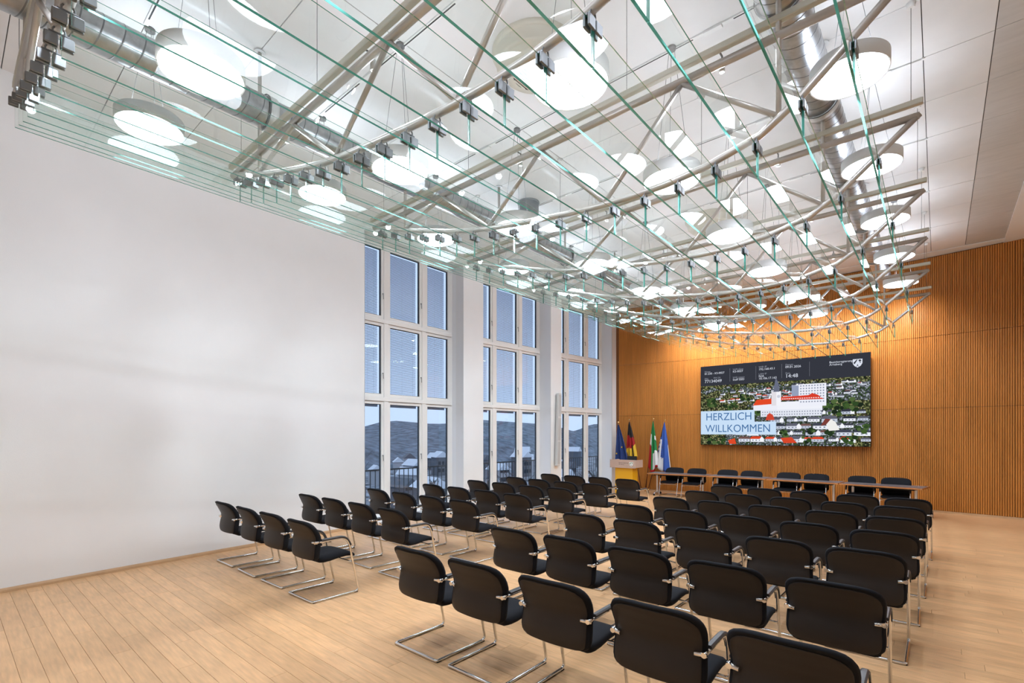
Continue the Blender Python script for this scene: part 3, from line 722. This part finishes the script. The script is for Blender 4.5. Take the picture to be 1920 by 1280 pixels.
for row in range(5):
    v = .62+.075*row; u = (.44 if row < 3 else .18)+.02*row
    while u < .97:
        s = rp.uniform(.045, .085); ro = rp.choice(roofs); 
        if row == 4 and rp.random() < .35: ro = (214, 70, 40)
        house(u, v, s, ro, 4+row*.9, rp.random() < .5); u += s*rp.uniform(1.02, 1.4)
for (cu, cv, r0, n_) in ((.86, .52, .07, 16), (.92, .56, .05, 12), (.80, .56, .05, 10), (.20, .52, .06, 12), (.09, .47, .06, 14), (.30, .42, .04, 10), (.54, .86, .035, 8), (.70, .82, .03, 8), (.80, .84, .03, 8), (.90, .93, .05, 12), (.97, .80, .04, 9), (.66, .93, .03, 8), (.10, .95, .08, 16), (.82, .62, .04, 8), (.40, .60, .035, 8)):
    for k in range(n_):
        a = rp.uniform(0, 2*PI); rr = r0*math.sqrt(rp.random()); x = cu+rr*math.cos(a)*.8; y = cv+rr*math.sin(a); q = rp.uniform(.008, .018)
        c = lin(rp.choice(((50, 74, 40), (66, 92, 48), (38, 56, 34), (82, 104, 60), (30, 42, 30)))); x = min(max(x, .02), .978); y = min(y, .97)
        pl([(x+q*math.cos(2*PI*s/7), y+q*1.6*math.sin(2*PI*s/7)) for s in range(7)][::-1], c, 9.5+rp.random())
# main building with red roofs, tower and tower block
rect(.355, .50, .50, .585, lin((236, 238, 248)), 12); rect(.50, .49, .755, .60, lin((240, 242, 250)), 12); rect(.40, .58, .75, .66, lin((226, 230, 242)), 12)
pl([(.352, .522), (.505, .508), (.49, .445), (.375, .455)], lin((226, 74, 40)), 12.6); pl([(.515, .47), (.762, .475), (.73, .425), (.70, .405), (.68, .425), (.525, .435)], lin((216, 62, 44)), 12.6)
rect(.585, .31, .625, .43, lin((150, 160, 186)), 12.2); rect(.625, .298, .776, .55, lin((238, 240, 250)), 12.2)
for r_ in range(7):
    for c in range(9): rect(.633+.0155*c, .312+.03*r_, .641+.0155*c, .326+.03*r_, lin((140, 148, 168)), 12.4)
rect(.466, .365, .523, .53, lin((226, 222, 228)), 13); rect(.495, .365, .523, .53, lin((244, 244, 250)), 13.1); pl([(.478, .37), (.514, .37), (.508, .27), (.499, .23), (.491, .21), (.485, .27)], lin((104, 110, 130)), 13.2)
pl([(.509+.010*math.cos(2*PI*s/12), .425+.018*math.sin(2*PI*s/12)) for s in range(12)][::-1], lin((206, 208, 220)), 13.4)
for r_ in range(2):
    for c in range(24): rect(.41+.0145*c, .60+.03*r_, .416+.0145*c, .612+.03*r_, lin((130, 136, 154)), 12.7)
for c in range(18): rect(.53+.0125*c, .452, .537+.0125*c, .462, lin((246, 236, 236)), 12.9)
# red roofs low in the picture, pale gable
pl([(.43, .70), (.485, .70), (.475, .64), (.455, .615), (.44, .64)], lin((206, 72, 52)), 13); pl([(.20, .985), (.245, .985), (.235, .915), (.19, .94)], lin((220, 74, 42)), 13); pl([(.54, .97), (.615, .965), (.585, .90), (.52, .91)], lin((214, 72, 44)), 13)
pl([(.79, .83), (.845, .82), (.825, .735), (.80, .70), (.775, .76)], lin((240, 238, 236)), 13); pl([(.745, .775), (.775, .76), (.80, .70), (.77, .695)], lin((124, 62, 56)), 13.2)
pic.build('town_picture', 'screen_picture', scr)
b = MB(); L9 = 15
b.quad(uv(.002, .72, L9), uv(.362, .72, L9), uv(.362, .572, L9), uv(.002, .572, L9)); b.quad(uv(.002, .868, L9), uv(.494, .868, L9), uv(.494, .716, L9), uv(.002, .716, L9)); b.build('caption_box', 'screen_box', scr)
def st(name, body, u, v, size, mat, xs=1.0): p = uv(u, v, 18); return text(name, body, size, p, (R(90), 0, 0), mat, scr, xs=xs)
st('caption', 'HERZLICH', .0365, .690, .335, 'screen_blue', .90); st('caption', 'WILLKOMMEN', .0345, .838, .335, 'screen_blue', .875)
for body, u, v, s_, m_ in [('Name', .029, .080, .075, 'screen_text_dim'), ('01.230 - KS-0027', .029, .108, .088, 'screen_text'), ('PIN', .029, .170, .075, 'screen_text_dim'), ('PIN 24', .092, .166, .075, 'screen_text_dim'), ('77134049', .029, .212, .135, 'screen_text'),
        ('WiFi-Gast', .222, .078, .075, 'screen_text_dim'), ('KS-0027', .222, .106, .088, 'screen_text'), ('WiFi intern', .222, .178, .075, 'screen_text_dim'), ('Staff SSID', .222, .206, .088, 'screen_text'),
        ('WiFi IP', .388, .075, .075, 'screen_text_dim'), ('192.168.43.1', .388, .104, .088, 'screen_text'), ('LAN IP', .388, .158, .075, 'screen_text_dim'), ('N/A', .388, .186, .088, 'screen_text'), ('10.106.17.162', .388, .214, .088, 'screen_text'),
        ('Datum', .548, .074, .075, 'screen_text_dim'), ('09.01.2026', .548, .103, .092, 'screen_text'), ('Zeit', .548, .172, .075, 'screen_text_dim'), ('14:48', .548, .214, .150, 'screen_text'),
        ('Bezirksregierung', .792, .088, .080, 'screen_text'), ('Arnsberg', .792, .114, .080, 'screen_text')]:
    st('lettering', body, u, v, s_, m_)
for u in (.203, .370, .527, .685):
    b = MB(); b.quad(uv(u-.0007, .213, 2), uv(u+.0007, .213, 2), uv(u+.0007, .05, 2), uv(u-.0007, .05, 2)); b.build('divider', 'screen_line', scr)
p = uv(.936, .107, 3); shield(scr, p[0], p[1], p[2], .215, ('screen_text', 'screen_header'))

# ------------------------------------------------------------------ outdoors
b = MB(); b.box(-420, -11.2, -250, 420, -14.5, -14); struct(b.build('ground_outside', 'town_ground'), 'wintry town ground outside the windows')
b = MB(); rh = random.Random(9); nY = 60; rows = []
for i in range(nY+1):
    y = -300+900*i/nY; hz = 4.5+4.0*math.sin(i*.35)+2.4*math.sin(i*.9+1)+rh.uniform(-.6, .6)
    rows.append([(-190, y, -14), (-215, y, -14+.55*(hz+14)), (-245, y, hz), (-330, y, hz+6)])
b.loft(rows, closed=False, caps=False, sm=True); tag(b.build('wooded_hill', 'hazed_hill'), 'dark wooded hill behind the town, seen through the windows', 'hill')['kind'] = 'structure'
hs = [(-66, 20, 8), (-60, 36, 10), (-48, 40, 9), (-75, 30, 11), (-70, 52, 10), (-90, 48, 12), (-88, 68, 11), (-64, 66, 10), (-105, 60, 12), (-110, 86, 12), (-84, 92, 11), (-120, 104, 13), (-130, 70, 14), (-58, 82, 10), (-72, 104, 11), (-98, 118, 12), (-140, 120, 14)]
rx = random.Random(21); hs = hs[:17]
for i, (x, y, s_) in enumerate([(x*1.25, y*1.25, s_*.55) for x, y, s_ in hs]):
    t = thing('house', 'small snow-roofed house, %s in line outwards from the windows' % (ORD[i] if i < 19 else 'last'), 'house', (x, y, -14), rh.uniform(-.5, .5), 'houses outside')
    hh = rh.uniform(5, 8); b = MB(); b.box(-s_/2, s_/2, -s_*.35, s_*.35, 0, hh); w_ = b.build('walls', rh.choice(['house_dark', 'house_dark', 'house_pale']), t)
    for k in range(3):
        for zz in (1.4, 4.2):
            b = MB(); b.box(s_/2-.05, s_/2+.05, -s_*.25+k*s_*.2, -s_*.25+k*s_*.2+1.0, zz, zz+1.4); b.build('window_pane', 'gasket', w_)
    b = MB(); e = .5; b.loft([[(-s_/2-e, -s_*.35-e, hh-.2), (-s_/2-e, 0, hh+s_*.30), (-s_/2-e, s_*.35+e, hh-.2)], [(s_/2+e, -s_*.35-e, hh-.2), (s_/2+e, 0, hh+s_*.30), (s_/2+e, s_*.35+e, hh-.2)]]); b.build('roof', rh.choice(['snow', 'snow', 'house_dark']), t)
def tree(x, y, hgt, label):
    t = thing('bare_tree', label, 'tree', (x, y, -14)); b = MB(); b.tube([(0, 0, 0), (0, 0, hgt*.5), (.2, .1, hgt)], [.3, .2, .05], 6); b.build('trunk', 'far_tree', t)
    b = MB()
    for k in range(34):
        z = hgt*(.35+.6*rh.random()); a = rh.uniform(0, 2*PI); l = hgt*.28*(1.1-z/hgt)+.6; p = Vector((0, 0, z)); q = p+Vector((math.cos(a)*l, math.sin(a)*l, l*.8))
        b.tube([p, p+(q-p)*.5+Vector((0, 0, .2)), q], [.09, .05, .02], 4)
        for s_ in range(3): a2 = a+rh.uniform(-.8, .8); m_ = p+(q-p)*rh.uniform(.4, .9); b.tube([m_, m_+Vector((math.cos(a2)*l*.4, math.sin(a2)*l*.4, l*.45))], .02, 4)
    b.build('branches', 'far_tree', t)
tree(-46, 23.5, 21.5, 'bare tree reaching the middle panes of the nearest window'); tree(-29, 24, 12.5, 'bare tree outside between the first and second window'); tree(-31, 37, 12.5, 'bare tree outside the middle window'); tree(-28, 46, 12, 'bare tree outside the window by the wooden wall')
far = [(x*1.25, y*1.25) for x, y, s_ in hs]
for i in range(60):      # small far houses of the town on the slope
    y = 30+rx.random()*190; x = -(95+rx.random()*85)
    if x < -185 or any(math.hypot(x-p[0], y-p[1]) < 15 for p in far): continue
    far.append((x, y))
    t = thing('house', 'tiny far house of the wintry town outside the windows', 'house', (x, y, -14), rx.uniform(-.6, .6), 'tiny far houses of the town')
    s_ = rx.uniform(4, 7); hh = rx.uniform(4, 8); b = MB(); b.box(-s_/2, s_/2, -s_*.4, s_*.4, 0, hh); b.build('walls', rx.choice(['house_dark', 'house_pale']), t)
    b = MB(); b.loft([[(-s_/2-.3, -s_*.4-.3, hh-.2), (-s_/2-.3, 0, hh+s_*.35), (-s_/2-.3, s_*.4+.3, hh-.2)], [(s_/2+.3, -s_*.4-.3, hh-.2), (s_/2+.3, 0, hh+s_*.35), (s_/2+.3, s_*.4+.3, hh-.2)]]); b.build('roof', rx.choice(['snow', 'snow', 'house_dark']), t)
t = thing('balcony_railing', 'dark iron balcony railing outside the windows', 'railing', (-11.0, 0, 0))
b = MB(); b.box(-.02, .02, 3, 19, 1.02, 1.06); b.box(-.015, .015, 3, 19, .12, .15); b.build('handrail', 'rail_iron', t)
for yy in (3, 7, 11, 15, 19): b = MB(); b.box(-.02, .02, yy-.02, yy+.02, -.02, 1.04); b.build('post', 'rail_iron', t)
bar = MB(); bar.box(-.008, .008, -.008, .008, .12, 1.03); bme = bar.mesh('baluster', 'rail_iron')
for k in range(107): link('baluster', bme, t, (0, 3+.15*k, 0))
b = MB(); b.box(-11.15, -9.85, 2, 20, -.25, -.02); struct(b.build('balcony_floor', 'snow'), 'snowy balcony slab outside')

# lettering becomes plain mesh
dg = bpy.context.evaluated_depsgraph_get()
for o in TEXTS:
    me = bpy.data.meshes.new_from_object(o.evaluated_get(dg)); n = o.name.split('.')[0]
    q = bpy.data.objects.new(n, me); COL.objects.link(q); q.parent = o.parent; q.location = o.location; q.rotation_euler = o.rotation_euler; q.scale = o.scale
    if not me.materials: me.materials.append(o.data.materials[0])
for o in TEXTS: bpy.data.objects.remove(o)
